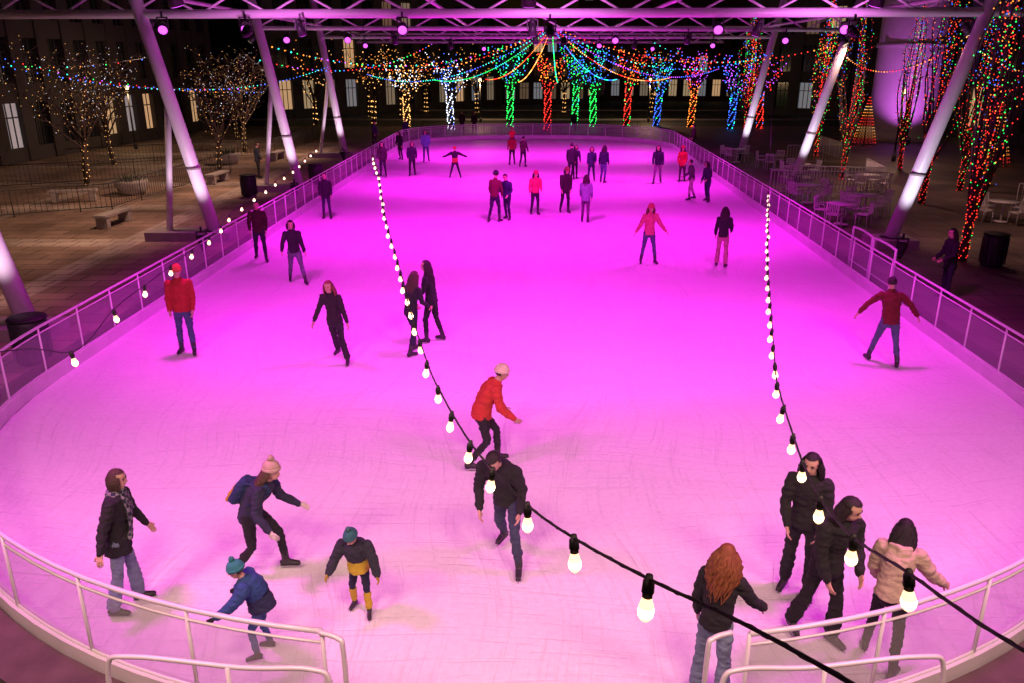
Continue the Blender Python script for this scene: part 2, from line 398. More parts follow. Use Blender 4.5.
for b_,sg,cl in [((-10.5,50,5.6),1.3,['red','orange']),((-10.5,61,4.6),1.4,['blue','teal']),((-6,63,4.2),1.0,['teal','green']),((-2,64,4.2),.8,['orange','red']),((.5,64,4.0),.6,['warm','orange']),((3.5,64,4.0),.7,['teal','green']),((8,64,4.2),.9,['blue','teal']),((12,63,4.4),1.2,['red','orange','warm']),((15,61,5.0),1.4,['purple','blue']),((15.1,49.5,6),1.5,['blue','teal']),((15.2,38.6,6.3),1.3,['orange','red']),((-10.7,36,6.2),1.4,multi)]:
    garland('led_garland',pk,b_,sg,cl,.28,.034,3.5)
garland('led_garland',(-18,20,6.8),(-10.8,26,5.6),.8,multi,.35,.018)
garland('led_garland',(-24,35,6.6),(-10.8,36,4.4),.8,multi,.35,.024)
garland('led_garland',(-16,30,4.9),(-10.6,49,5.2),.8,['blue','blue','teal'],.35,.024)
garland('led_garland',(-20,25.7,6.3),(-10.7,36,4.2),.5,['purple','orange','blue','red'],.35,.02)
garland('led_garland',(-10.7,36,5.5),(-4.5,49.5,6.5),.9,multi,.35,.028)
garland('led_garland',(13.4,24.6,5.8),(20,30,5.2),.4,multi,.35,.02)
garland('led_garland',(15,38,5.6),(13.4,25,6.2),.8,['orange','red'],.35,.022)
garland('led_garland',(15,49,5.9),(8,49.3,6.6),.8,['blue','teal'],.35,.03)

# ------------------------------------------------------------ trees
def tree(name,x,y,h,spread,cols,nl=7,wrap=.12,ledr=.03,trunk_h=.3,tr=.12,fast=False,twigs=60,st=4,upcols=None,dens_=1.0,twl=1.0):
    mb=MB(); rnd=random
    base=np.array((x,y,-.02)); top=base+np.array((rnd.uniform(-.2,.2),rnd.uniform(-.2,.2),h*trunk_h))
    mb.tube([base,base+(top-base)*.5+np.array((rnd.uniform(-.05,.05),0,0)),top],[tr*1.3,tr,tr*.85],M_bark,8)
    limbs=[]
    for i in range(nl):
        a=2*math.pi*i/nl+rnd.uniform(-.4,.4); st_=base+(top-base)*(rnd.uniform(.65,1.0) if not fast else rnd.uniform(.25,1))
        Lh=(h-st_[2])*rnd.uniform(.65,1.0); sp=spread*rnd.uniform(.35,1)
        P=[st_]
        for k in (1,2,3,4):
            t=k/4; q=t**.8 if not fast else math.sin(t*math.pi*.85)*1.0
            P.append(st_+np.array((math.cos(a)*sp*q+rnd.uniform(-.15,.15),math.sin(a)*sp*q+rnd.uniform(-.15,.15),Lh*t**(.9))))
        C=catmull(P,4); limbs.append(C)
        n=len(C); mb.tube(C,[tr*.5*(1-.85*k/(n-1)) for k in range(n)],M_bark,6)
    limbs.append([base,top])
    if fast:
        C=catmull([top,top+np.array((.1,0,(h-top[2])*.5)),base+np.array((.0,.1,h))],4); mb.tube(C,[tr*.8*(1-.8*k/(len(C)-1)) for k in range(len(C))],M_bark,6); limbs.append(C)
    tw=[]
    for i in range(twigs):
        C=rnd.choice(limbs[:nl]); k=rnd.randint(3,len(C)-1); p=C[k]; a=rnd.uniform(0,6.28); l=rnd.uniform(.2,.75)*spread*.6
        q=p+np.array((math.cos(a)*l*.5,math.sin(a)*l*.5,l*rnd.uniform(.1,.5))); r_=q+np.array((math.cos(a+.6)*l*.5,math.sin(a+.6)*l*.5,l*rnd.uniform(-.1,.45)))
        mb.tube([p,q,r_],[.016,.011,.004],M_bark,4,cap=False); tw.append([p,q,r_])
    lb=MB()
    for li,C in enumerate(limbs):
        S=resample(C,wrap if li>=nl else wrap*1.5)
        cc=cols[li%len(cols)]; trunk=(li>=nl)
        for i,p in enumerate(S):
            for j in range(1 if not trunk else 4):
                if not trunk and rnd.random()>dens_: continue
                a=i*1.9+j*1.57; rr=(tr*1.25 if trunk else tr*.5)
                c=(cols[0] if trunk else cc) if rnd.random()<.8 else rnd.choice(cols)
                if upcols and p[2]>h*.55: c=rnd.choice(upcols)
                lb.led(p+np.array((math.cos(a)*rr,math.sin(a)*rr,rnd.uniform(-.06,.06))),ledr*rnd.uniform(.7,1.2),LM(c,st))
    for C in tw:
        for p in resample(C,wrap*2)[1:]:
            if rnd.random()>twl: continue
            c=rnd.choice(upcols or cols); lb.led(p,ledr*.7,LM(c,st))
    e=empty(name); mb.obj('branches',e); lb.obj('wrapped_lights',e)
for px,c,up,hh in ((-5.2,['white','blue'],['blue','white'],5.8),(-.2,['green'],['green','blue','teal'],7),(3,['red'],['red','orange'],6.6),(5.7,['green','teal'],['green','blue'],7),(7.2,['green'],['blue','teal'],6.6),(10.3,['red','green'],['red','orange'],6.8),(13,['blue','green'],['blue','teal'],6.2),(15.8,['orange','red'],['red','purple'],6.4),(18.6,['blue','teal'],['blue','purple'],6),(-9,['warm'],['warm','white'],5.8),(21.5,['red','blue'],['purple','red'],6)):
    tree('light_wrapped_tree',px,random.uniform(70,76),hh,2.2,c,9,.16,.052,.5,.22,False,70,4,up,.85,.45)
for px,yy in ((-13,78),(-18,76),(-4,95),(6,96),(-10,97),(16,96),(-15,88),(-11,83)):
    tree('light_wrapped_tree',px,yy,7.0,3.2,['warm'],8,.5,.055,.35,.15,False,90,2.5,['warm','orange'],.7,.8)
for x,y,h in ((15.3,54,8.3),(18.6,50,8.8),(16.3,40,8.5),(16.6,32.5,8.8),(13.0,22.6,8.6),(21,44,8.4),(20,36,8.4)):
    tree('light_wrapped_tree',x,y,h,.85,['red','green','red','orange'],11,.11,.02 if y<45 else .028,.22,.1,True,170,2.6,['red','green','red','orange','blue'],.8,.9)
for x,y,h,s in ((-20,38,6.2,2.8),(-22,30,6,2.4),(-17,52,6,2.6),(-20,60,6,2.8),(-15.5,43,5.4,2.2),(-22.5,46,6,2.6)):
    tree('bare_tree',x,y,h,s,['warm'],10,.3,.022,.35,.1,False,260,2.0,['warm','warm','white'],.9,.8)
def cone_tree(x,y,h,r0):
    e=empty('cone_light_tree'); mb=MB(); mb.cyl((x,y,0),.04,h,M_dark,8); mb.tube([(x+r0*math.cos(t),y+r0*math.sin(t),.05) for t in np.linspace(0,6.28,25)[:-1]],.02,M_dark,6,closed=True)
    lb=MB()
    for j in range(18):
        a=j*2*math.pi/18; p0=np.array((x+r0*math.cos(a),y+r0*math.sin(a),.05)); p1=np.array((x,y,h)); mb.tube([p0,p1],.006,M_dark,4)
        for q in resample([p0,p1],.2): lb.led(q,.022,LM(['red','orange','warm'][int(q[2]*2.2)%3],2))
    mb.obj('frame',e); lb.obj('lights',e)
cone_tree(26.5,45,3.6,.9); cone_tree(24,56,3.4,.8)

# ------------------------------------------------------------ buildings
M_glass=plain('dark_glass',(.015,.018,.022),.15)
LW=[emis('lit_window',(1,.72,.4),.28),emis('lit_window',(1,.8,.55),.13),emis('lit_window',(.85,.9,1),.14),emis('lit_window',(1,.6,.3),.45),emis('lit_window',(1,.7,.45),.06)]
def building(name,p0,p1,h,depth,floors,bays,wallm,lit=.2,ground_lit=.8,pier=.35,z0=0):
    p0=np.array(p0,float); p1=np.array(p1,float); d=p1-p0; Ln=np.linalg.norm(d); d/=Ln; nrm=np.array((d[1],-d[0]))
    e=empty(name); mb=MB(); ax=[np.array((*d,0)),np.array((*nrm,0)),np.array((0,0,1))]
    c=(p0+p1)/2-nrm*depth/2
    mb.box((*c,h/2+z0),(Ln,depth,h),wallm,ax=ax); mb.obj('walls',e)
    mb=MB(); wd=MB(); fh=h/floors; bw=Ln/bays
    for j in range(bays+1):
        q=p0+d*bw*j+nrm*.18; mb.box((*q,h/2+z0),(bw*pier,.36,h-.02),wallm,ax=ax)
    for i in range(floors+1):
        q=(p0+p1)/2+nrm*.14; mb.box((*q,z0+i*fh+(.25 if i<floors else -.2)),(Ln,.27,fh*.3),wallm,ax=ax)
    mb.box((*((p0+p1)/2+nrm*.2),h+z0+.15),(Ln+.6,.8,.4),wallm,ax=ax)
    for i in range(floors):
        for j in range(bays):
            q=p0+d*bw*(j+.5)+nrm*.03; pr=ground_lit if i==0 else lit
            m=random.choice(LW) if random.random()<pr else M_glass
            wd.box((*q,z0+(i+.5)*fh+.2),(bw*(1-pier)*.98,.05,fh*.72),m,ax=ax)
            for t in(-.17,.17):
                q2=q+d*bw*t*(1-pier)+nrm*.04; mb.box((*q2,z0+(i+.5)*fh+.2),(.07,.06,fh*.72),M_dark,ax=ax)
            mb.box((*(q+nrm*.045),z0+(i+.5)*fh+.2+fh*.14),(bw*(1-pier)*.98,.05,.07),M_dark,ax=ax)
    mb.obj('facade_piers',e); wd.obj('windows',e)
M_b1=plain('stone_wall',(.05,.044,.042),.85,0,.2,.6)
M_b2=plain('concrete_wall',(.08,.076,.08),.85,0,.2,.5)
M_b3=plain('brick_wall',(.11,.06,.05),.9,0,.25,1)
building('arcade_building',(-29,38),(-26,72),14,16,4,14,M_b1,.02,.65,.4)
building('office_building',(-24,84),(-2,108),24,14,6,12,M_b2,.06,.6,.45)
building('shop_building',(-16,112),(10,114),9,12,3,14,M_b2,.2,.95)
building('apartment_building',(10,124),(60,120),26,16,8,24,M_b3,.12,.7,.45)
building('hotel_building',(26,92),(50,74),22,18,6,12,M_b2,.15,.5,.45)
building('terrace_building',(34,66),(40,20),12,10,3,16,M_b2,.08,.4,.45)
building('tower_block',(-60,150),(-10,150),40,20,10,20,M_b2,.08,.5,.45)
M_tw=plain('plaster_tower',(.62,.55,.55),.8,0,.1,1)
mb=MB(); mb.cyl((28.6,61,0),2.2,18,M_tw,32); mb.cyl((28.6,61,0),2.6,.8,M_tw,32); mb.cyl((28.6,61,6.4),2.32,.3,M_tw,32); mb.cyl((28.6,61,12),2.32,.3,M_tw,32); mb.obj('round_tower')

# ------------------------------------------------------------ street lamps, plus an added plaza fill lamp
M_lamp=emis('lamp_globe',(1,.72,.4),2)
def street_fill_lamp(x,y,h=4.2,p=250,col=(1,.62,.32)):
    e=empty('street_fill_lamp'); mb=MB(); mb.cyl((x,y,0),.12,.4,M_dark,10); mb.tube([(x,y,.3),(x,y,h)],[.06,.045],M_dark,8); mb.cyl((x,y,h),.1,.1,M_dark,10)
    mb.obj('post',e); g=MB(); g.ball((x,y,h+.26),.14,M_lamp); g.obj('globe',e)
    l=bpy.data.lights.new('lamp','POINT'); l.energy=p; l.color=col; l.shadow_soft_size=.18
    o=bpy.data.objects.new('lamp',l); COL.objects.link(o); o.location=(x,y,h-.1); o.parent=e
for x,y,p in ((-24.8,54,160),(22,47,260),(-3,79,600),(13,79,600)):  # first entry is an added lamp that lights the left plaza
    street_fill_lamp(x,y,3.6,p)
def up(x,y,z,t,p,c,sz=60):
    fixture(x,y,z,t,p,c,sz,.6,M_lens,'uplight',.1)
up(26.5,55,.3,(28.4,60,5),1300,(.75,.15,1),70)
for x,y,x2,z2 in cols_r[1:]: up(x-.5,y-1.8,.3,(x+.7,y,4),330,(.9,.78,1),80)
for x,y,x2,z2 in cols_l: up(x+.3,y-1.9,.3,(x-.6,y,4),300,(1,.68,.88),80)

# ------------------------------------------------------------ site furniture
def bin_(x,y):
    mb=MB(); mb.tube([(x,y,0),(x,y,.05),(x,y,.8),(x,y,.86)],[.26,.3,.33,.3],M_dark,16); mb.tube([(x,y,.86),(x,y,.9)],[.35,.33],M_black,16)
    for k in range(16):
        a=k*math.pi/8; mb.box((x+.325*math.cos(a),y+.325*math.sin(a),.43),(.02,.05,.7),M_dark,a)
    mb.obj('trash_can')
for p in ((-11.2,34.3),(-9.1,14.3),(13.5,22.0),(-9.2,38)): bin_(*p)
M_tab=plain('patio_white',(.75,.73,.72),.5,0,.05)
def table(x,y):
    mb=MB(); mb.cyl((x,y,.72),.5,.03,M_tab,24); mb.cyl((x,y,.03),.035,.7,M_tab,10); mb.cyl((x,y,0),.25,.03,M_tab,16); mb.obj('patio_table')
def chair(x,y,a):
    mb=MB(); ca,sa=math.cos(a),math.sin(a); X=np.array((ca,sa,0)); Y_=np.array((-sa,ca,0)); c=np.array((x,y,0)); Z=np.array((0,0,1))
    mb.box(c+Z*.45,(.44,.42,.03),M_tab,a)
    for i in(-1,1):
        mb.tube([c+X*.2*i+Y_*.19,c+X*.2*i+Y_*.17+Z*.45],.014,M_tab,6)
        mb.tube([c+X*.2*i-Y_*.22,c+X*.2*i-Y_*.2+Z*.45,c+X*.2*i-Y_*.27+Z*.88],.014,M_tab,6)
        mb.tube([c+X*.23*i+Y_*.15+Z*.45,c+X*.23*i+Y_*.15+Z*.65,c+X*.23*i-Y_*.22+Z*.66],.014,M_tab,6)
    for k in range(7):
        t=-.18+.06*k; mb.box(c+X*t-Y_*.245+Z*.68,(.02,.015,.4),M_tab,a)
    mb.box(c-Y_*.27+Z*.88,(.42,.03,.04),M_tab,a); mb.obj('patio_chair')
for x,y in ((11.6,28),(13.2,29.9),(12.0,32.6),(14,39.5),(14,43.4),(17.5,28.5),(12.8,46.5),(15.6,35.5)):
    table(x,y)
    a0=random.uniform(0,1)
    for k in range(4 if y<36 else 3):
        a=a0+k*math.pi/2; chair(x+.72*math.cos(a),y+.72*math.sin(a),a+math.pi/2)
def fence(name,P,h,mat,step=.14,r=.01,rr=.022):
    mb=MB()
    for i in range(len(P)-1):
        a=np.array((*P[i],0.)); b_=np.array((*P[i+1],0.)); Z=np.array((0,0,1.))
        mb.tube([a+Z*h,b_+Z*h],rr,mat,6); mb.tube([a+Z*.12,b_+Z*.12],rr*.8,mat,6)
        n=int(np.linalg.norm(b_-a)/step); 
        for k in range(n+1):
            p=a+(b_-a)*k/n; q=r if k%12 else rr; mb.tube([p+Z*(0.12 if k%12 else 0),p+Z*h],q,mat,4)
    mb.obj(name)
fence('white_railing',[(12.3,36.6),(16.5,35.8),(17.2,39.5)],1.0,M_tab,.14,.016)
fence('white_railing',[(11.2,35),(16,34.2)],1.0,M_tab,.14,.016)
fence('white_railing',[(15.5,46),(19,46),(19.5,52)],1.0,M_tab,.16)
fence('white_railing',[(19.5,31),(26,30)],1.0,M_tab,.16)
fence('metal_railing',[(-24,26),(-15.5,31),(-14.5,42)],1.0,M_dark,.18)
fence('metal_railing',[(-24,44),(-14.5,50),(-14.2,60)],1.0,M_dark,.18)
fence('metal_railing',[(-24,36),(-17,40)],1.0,M_dark,.18)
fence('metal_railing',[(-7,64.5),(10,64.5)],1.0,M_dark,.2)
mb=MB()
for k in range(2):
    y0=18.4+k*1.5; p=np.array((8.98+.06*(y0-18),y0,0)); q=p+np.array((.07,1.35,0)); Z=np.array((0,0,1.))
    mb.tube(catmull([p,p+Z*1.1,p+Z*1.25+(q-p)*.1,q+Z*1.25-(q-p)*.1,q+Z*1.1,q],4),.03,M_rail,8)
    mb.tube([p+Z*.35,q+Z*.35],.02,M_rail,6)
mb.obj('rink_gate')
for x,y in ((-16.5,35),(-16,46),(-18,26)):
    mb=MB(); mb.tube([(x,y,0),(x,y,.1),(x,y,.5),(x,y,.55)],[.5,.55,.72,.7],M_conc,20); mb.tube([(x,y,.5),(x,y,.52)],[.62,.6],M_bark,16)
    for k in range(60):
        a=random.uniform(0,6.28); r_=random.uniform(0,.55); mb.tube([(x+r_*math.cos(a),y+r_*math.sin(a),.5),(x+1.3*r_*math.cos(a),y+1.3*r_*math.sin(a),.5+random.uniform(.15,.45))],[.02,.004],plain('shrub',(.04,.06,.03),.9),4)
    mb.obj('planter')
def bench(x,y,a):
    mb=MB(); mb.box((x,y,.42),(1.8,.45,.08),M_conc,a)
    for t in(-.7,.7): mb.box((x+t*math.cos(a),y+t*math.sin(a),.19),(.2,.4,.38),M_conc,a)
    mb.obj('concrete_bench')
bench(-14,28,1.5); bench(-14,38.5,1.5); bench(-13.8,48,1.5); bench(-18,33,.3)

# ------------------------------------------------------------ people
SKIN=[(.62,.38,.28),(.5,.3,.22),(.25,.13,.08)]
def D3(f,sd,sgn):
    f=rad(f); sd=rad(sd); return np.array((sgn*math.sin(sd),math.sin(f)*math.cos(sd),-math.cos(f)*math.cos(sd)))
def person(name,x,y,face,H=1.7,lean=5,slean=0,legs=((8,4,-4,2),(-6,4,-20,2)),arms=((8,14,25,8),(8,14,25,8)),head=(0,0),
           top=(.03,.03,.035),pants=(.08,.1,.16),hat=None,pom=None,hair='short',hc=(.03,.02,.015),skin=0,vox=.02,puff=1.0,coat=.08,
           gloves=None,flare=0,hs=1.06,scarf=None,pack=None,stripe=None,boot=(.03,.03,.03),twist=0,zoff=0,hood=None,blades=True,female=False,collar=True,shin=None):
    s=H/1.78
    mt=fabric(top); mp=plain('denim' if pants[2]>pants[0]*1.3 else 'trousers',pants,.9,0,.35,7,.5,70); ms=plain('skin',SKIN[skin],.55,0,.08,8)
    mh=plain('hair',hc,.55,0,.4,30,.6,120); mbt=plain('boot_leather',boot,.45); mg=fabric(gloves) if gloves else ms
    B=MB(); X=np.array((1.,0,0)); Yv=np.array((0,1.,0)); Z=np.array((0,0,1.))
    def dr(l,sl=None):
        l=rad(l); sl=rad(slean if sl is None else sl); return np.array((math.sin(sl),math.sin(l)*math.cos(sl),math.cos(l)*math.cos(sl)))
    tw=rad(twist); XT=np.array((math.cos(tw),math.sin(tw),0))
    P0=np.zeros(3); P1=P0+.18*dr(lean*.5); P2=P1+.17*dr(lean); P3=P2+.17*dr(lean*1.3)
    hw=.155 if female else .17
    B.tube([P0-Z*.1,P0,P1],[(.14,.11),(.145,.115),(.135,.1)],mp,16,ref=X,round_=True)
    ank=[]
    for i,sg in ((0,-1),(1,1)):
        a=legs[i]; hp=P0+X*sg*.085-Z*.03; kn=hp+.43*D3(a[0],a[1],sg); an=kn+.42*D3(a[2],a[3],sg); ank.append(an)
        mid=hp*.5+kn*.5; cf=kn*.65+an*.35
        B.tube([hp,mid,kn,cf,an*.92+kn*.08],[.094,.08,.06+flare*.2,.058+flare*.6,.05+flare],mp,12,round_=True)
        if shin: B.tube([kn*.85+an*.15,cf,an*.85+kn*.15],[.066,.066,.06],fabric(shin),12,round_=True)
    mz=min(an[2] for an in ank)
    blades_l=[]
    for i,an in enumerate(ank):
        sg=(-1,1)[i]; a=legs[i]; lift=max(0,an[2]-mz); pit=0 if lift<.05 else rad(min(50,max(-30,-a[2]*.75)))
        yaw=rad(sg*12); fd=np.array((math.sin(yaw)*math.cos(pit),math.cos(yaw)*math.cos(pit),-math.sin(pit))); sh=vn(an-(P0+X*sg*.085+.43*D3(a[0],a[1],sg)))
        fu=vn(np.cross(np.cross(fd,Z if abs(fd[2])<.9 else Yv),fd)); 
        if fu[2]<0: fu=-fu
        B.tube([an-sh*.13,an+fu*-.01],[.05,.05],mbt,10,round_=True)
        B.tube([an-fu*.055-fd*.05,an-fu*.05+fd*.04,an-fu*.065+fd*.12,an-fu*.07+fd*.17],[(.042,.038),(.042,.042),(.042,.03),(.034,.024)],mbt,10,ref=np.cross(fd,fu),round_=True)
        blades_l.append((an,fd,fu))
    pf=puff
    tz=[P0-dr(lean*.3)*coat,P0+dr(lean*.4)*.02,P1,P2,P3-.05*dr(lean),P3+.0*dr(lean),P3+.03*dr(lean)]
    w_=(.15,.145,.13,.15,.15,.11,.065) if female else (.155,.155,.15,.17,.17,.12,.07)
    dd=(.125,.12,.105,.12,.105,.085,.065)
    if coat>.2: w_=(.2,)+w_[1:]; dd=(.165,)+dd[1:]
    k=(pf+1)/2*1.06
    if stripe:
        B.tube(tz[:3],[(w_[i]*k,dd[i]*k*pf) for i in range(3)],fabric(stripe),20,ref=XT,cap=True)
        B.tube(tz[2:],[(w_[i]*k*1.01,dd[i]*k*pf) for i in range(2,7)],mt,20,ref=XT,cap=True)
    else: B.tube(tz,[(w_[i]*k,dd[i]*k*pf) for i in range(7)],mt,20,ref=XT,cap=True)
    hd=dr(lean*.9+head[1]*.4); N1=P3+.1*hd
    B.tube([P3,N1],[.055,.05],ms,12,round_=True)
    if collar: B.tube([P3-.01*hd,P3+.065*hd],[(.085,.08),(.07,.068)],mt,14)
    hy=rad(head[0]); hp=rad(-head[1]-lean*.35)
    hf=np.array((math.sin(hy)*math.cos(hp),math.cos(hy)*math.cos(hp),math.sin(hp))); hr=vn(np.cross(hf,Z)); hu=np.cross(hr,hf)
    HC=N1+.085*hs*vn(hd+hu)+hf*.02*hs; q=hs
    B.ball(HC+hu*.02*q-hf*.008*q,(.073*q,.092*q,.088*q),ms,[hr,hf,hu],20,14)
    B.ball(HC-hu*.045*q+hf*.02*q,(.056*q,.065*q,.065*q),ms,[hr,hf,hu],16,12)
    B.tube([HC+hu*.012*q+hf*.08*q,HC-hu*.022*q+hf*.1*q],[.008*q,.014*q],ms,8,round_=True)
    for sg in(-1,1): B.ball(HC+hr*sg*.075*q-hu*.005*q,(.012*q,.02*q,.03*q),ms,[hr,hf,hu],8,6)
    hands=[]
    for i,sg in ((0,-1),(1,1)):
        a=arms[i]; sh=P3-.055*dr(lean)+XT*sg*hw*k*.98; el=sh+.285*D3(a[0],a[1],sg); wr=el+.25*D3(a[2],a[3],sg)
        B.tube([sh,sh*.5+el*.5,el,el*.45+wr*.55,wr],[.064*k*pf,.059*k*pf,.05*k*pf,.046*k*pf,.037*k*pf],mt,12,round_=True)
        hdv=vn(D3(a[2]+6,a[3],sg)); n_=-XT*sg; n_=vn(n_-hdv*np.dot(n_,hdv)); sd=np.cross(hdv,n_)
        B.tube([wr-hdv*.02,wr+hdv*.03,wr+hdv*.1],[(.028,.024),(.038,.019),(.04,.016)],mg,10,ref=sd,round_=True)
        hands.append((wr,hdv,n_,sd))
    if scarf:
        ms_=scarf
        B.tube([P3+dr(lean)*.03+np.array((math.cos(t)*.085,math.sin(t)*.085,0)) for t in np.linspace(0,5.9,9)],.042,ms_,8,round_=True)
        B.tube(catmull([P3+Yv*.1+X*.04,P2+Yv*.16+X*.05,P1+Yv*.17+X*.05,P0+Yv*.17+X*.06],3),[(.07,.02)]*10,ms_,10,ref=X)
        B.tube(catmull([P3+Yv*.1-X*.05,P2+Yv*.15-X*.04,P1+Yv*.16-X*.05+Z*.08],3),[(.06,.02)]*7,ms_,10,ref=X)
    if pack:
        b0=P2-Yv*(.2*pf)+Z*.02; mk=fabric(pack)
        B.tube([b0+dr(lean)*-.24,b0+dr(lean)*-.2,b0,b0+dr(lean)*.12,b0+dr(lean)*.17],[(.1,.05),(.13,.085),(.13,.09),(.12,.075),(.08,.05)],mk,16,ref=X)
        B.tube([b0-dr(lean)*.2-Yv*.08,b0-dr(lean)*.02-Yv*.09],[(.09,.03),(.085,.03)],fabric((.5,.35,.03)),12,ref=X,round_=True)
        for sg in(-1,1): B.tube(catmull([b0+dr(lean)*.12+X*sg*.09,P3+X*sg*.1+Z*.02,P3+X*sg*.11+Yv*.1-Z*.06,P2+X*sg*.12+Yv*.1,P1+X*sg*.14],3),.016,mk,6)
    if hood is not None:
        B.tube([P3-Yv*.08+XT*-.09+Z*.03,P3-Yv*.12+Z*.02,P3-Yv*.08+XT*.09+Z*.03],[.035,.055,.035],fabric(hood),10,round_=True)
    src=B.mesh('src'); to=bpy.data.objects.new('tmp',src); COL.objects.link(to)
    md=to.modifiers.new('r','REMESH'); md.mode='VOXEL'; md.voxel_size=vox; md.adaptivity=0
    sm=to.modifiers.new('s','SMOOTH'); sm.factor=.5; sm.iterations=2 if vox<.016 else 1
    dg=bpy.context.evaluated_depsgraph_get(); me=bpy.data.meshes.new_from_object(to.evaluated_get(dg))
    bvh=BVHTree.FromPolygons(B.v,B.f)
    nv=len(me.vertices); co=np.empty(nv*3); me.vertices.foreach_get('co',co); co=co.reshape(-1,3)
    no=np.empty(nv*3); me.vertices.foreach_get('normal',no); no=no.reshape(-1,3)
    fm=[]; skinidx=set(i for i,m in enumerate(B.mats) if m in (ms,mbt))
    dis=np.zeros(nv)
    polys=[tuple(p.vertices) for p in me.polygons]
    for p in me.polygons:
        r=bvh.find_nearest(p.center); fm.append(B.m[r[2]] if r[2] is not None else 0)
    isskin=np.zeros(nv,bool)
    for p,m_ in zip(polys,fm):
        if m_ in skinidx: isskin[list(p)]=True
    for i in range(nv):
        if isskin[i]: continue
        c=co[i]; n1=noise.noise(Vector((c[0]*6+x,c[1]*6+y,c[2]*15)))
        dis[i]=(abs(n1)-.2)*.026+noise.noise(Vector((c[0]*16,c[1]*16+x,c[2]*30)))*.007
    co=co+no*dis[:,None]
    bpy.data.objects.remove(to); 
    A=MB(); A.mats=list(B.mats); A.v=[tuple(c) for c in co]; A.f=polys; A.m=fm; A.sm=[True]*len(polys)
    bpy.data.meshes.remove(me)
    for (wr,hdv,n_,sd) in hands:
        pe=wr+hdv*.095
        for j,(o_,ln) in enumerate(((-.03,.07),(-.01,.08),(.011,.075),(.03,.058))):
            b0=pe+sd*o_; d1=vn(hdv+n_*.25); d2=vn(hdv+n_*.9)
            A.tube([b0-hdv*.015,b0+d1*ln*.5,b0+d1*ln*.5+d2*ln*.5],[.0095,.009,.0065] if not gloves else [.013,.012,.009],mg,6)
        tb=wr+hdv*.035-sd*.033; A.tube([tb,tb-sd*.025+hdv*.025+n_*.01,tb-sd*.03+hdv*.055+n_*.015],[.012,.011,.008],mg,6)
    if blades:
        mbl=plain('steel_blade',(.6,.6,.62),.25,1)
        for an,fd,fu in blades_l:
            rt=np.cross(fd,fu); A.box(an-fu*.118+fd*.055,(.28,.005,.026),mbl,ax=[fd,rt,fu])
            for t in(-.03,.13): A.box(an-fu*.1+fd*t,(.05,.012,.03),M_black,ax=[fd,rt,fu])
            A.box(an-fu*.09+fd*.055,(.25,.06,.012),M_black,ax=[fd,rt,fu])
    if vox<.03:
        me_=plain('eye',(.02,.015,.012),.2); ml=plain('lips',(.4,.13,.11),.5)
        for sg in(-1,1):
            A.ball(HC+hr*sg*.03*q+hf*.076*q+hu*.012*q,(.012*q,.007*q,.007*q),me_,[hr,hf,hu],8,6)
            A.tube([HC+hr*sg*.015*q+hf*.083*q+hu*.03*q,HC+hr*sg*.045*q+hf*.074*q+hu*.03*q],.004*q,mh,5)
        A.ball(HC-hu*.052*q+hf*.081*q,(.022*q,.006*q,.007*q),ml,[hr,hf,hu],8,6)
    if hair!='none':
        A.ball(HC+hu*.026*q-hf*.014*q,(.084*q,.1*q,.095*q),mh,[hr,hf,hu],22,14,keep=lambda l: (l[2]>-.55 and (l[1]<.3-.0*l[2] or l[2]>.6)),nz=.02)
    if hair in('long','curly'):
        n=46 if vox<.016 else (22 if vox<.022 else 12)
        for i in range(n):
            a=rad(-115+230*i/(n-1)); rx=math.sin(a); ry=-math.cos(a)
            wob=.018 if hair=='curly' else .006; ph=random.uniform(0,6)
            p0=HC+hu*.04*q+hr*rx*.08*q+hf*(ry*.09-.01)*q; pts=[p0]
            L_=random.uniform(.3,.42)*(1 if hair=='long' else .95)
            out=.085 if hair=='long' else .13
            for kk in range(1,7):
                t=kk/6; b_=P3-dr(lean)*(L_-.14)*t*1.0
                ptx=HC*(1-t)+b_*t+hr*rx*(.085+(.03 if hair=='long' else .06)*math.sin(t*3))*q+hf*((ry*out)-.02)*(1 if t<.5 else .95)-Yv*.03*t
                ptx=ptx+np.array((math.sin(ph+t*14)*wob,math.cos(ph+t*14)*wob,0)); pts.append(ptx)
            A.tube(pts,[.016,.022,.022,.021,.018,.013,.004],mh,5,cap=False)
    if hair=='bob':
        for i in range(26):
            a=rad(-120+240*i/25); rx=math.sin(a); ry=-math.cos(a); p0=HC+hu*.05*q+hr*rx*.075*q+hf*(ry*.085-.01)*q
            p1=HC+hr*rx*.095*q+hf*(ry*.1-.01)*q; p2=HC-hu*random.uniform(.1,.14)*q+hr*rx*.09*q+hf*(ry*.095-.005)*q
            A.tube([p0,p1,(p1+p2)/2+hr*rx*.008,p2],[.015,.02,.02,.008],mh,5,cap=False)
    if hat:
        mhat=fabric(hat)
        A.ball(HC+hu*.045*q-hf*.012*q,(.092*q,.108*q,.102*q),mhat,[hr,hf,hu],22,14,keep=lambda l:l[2]>-.15,nz=.012)
        C=[HC+hu*(.033)*q-hf*.012*q+hr*math.cos(t)*.09*q+hf*math.sin(t)*.106*q+hu*math.sin(t)*.012 for t in np.linspace(0,2*math.pi,21)[:-1]]
        A.tube(C,[(.024*q,.011*q)]*20,mhat,8,ref=hu,closed=True)
        if pom: 
            A.ball(HC+hu*.165*q-hf*.02*q,.038*q,fabric(pom),None,12,9,nz=.18)
    fa=rad(face); ca,sa=math.cos(fa),math.sin(fa)
    V=np.array(A.v)*s; zo=-(min(an[2]-.131 for an in ank))*s if blades else -(mz-.1)*s
    Vw=np.empty_like(V); Vw[:,0]=V[:,0]*ca+V[:,1]*sa+x; Vw[:,1]=-V[:,0]*sa+V[:,1]*ca+y; Vw[:,2]=V[:,2]+zo+zoff
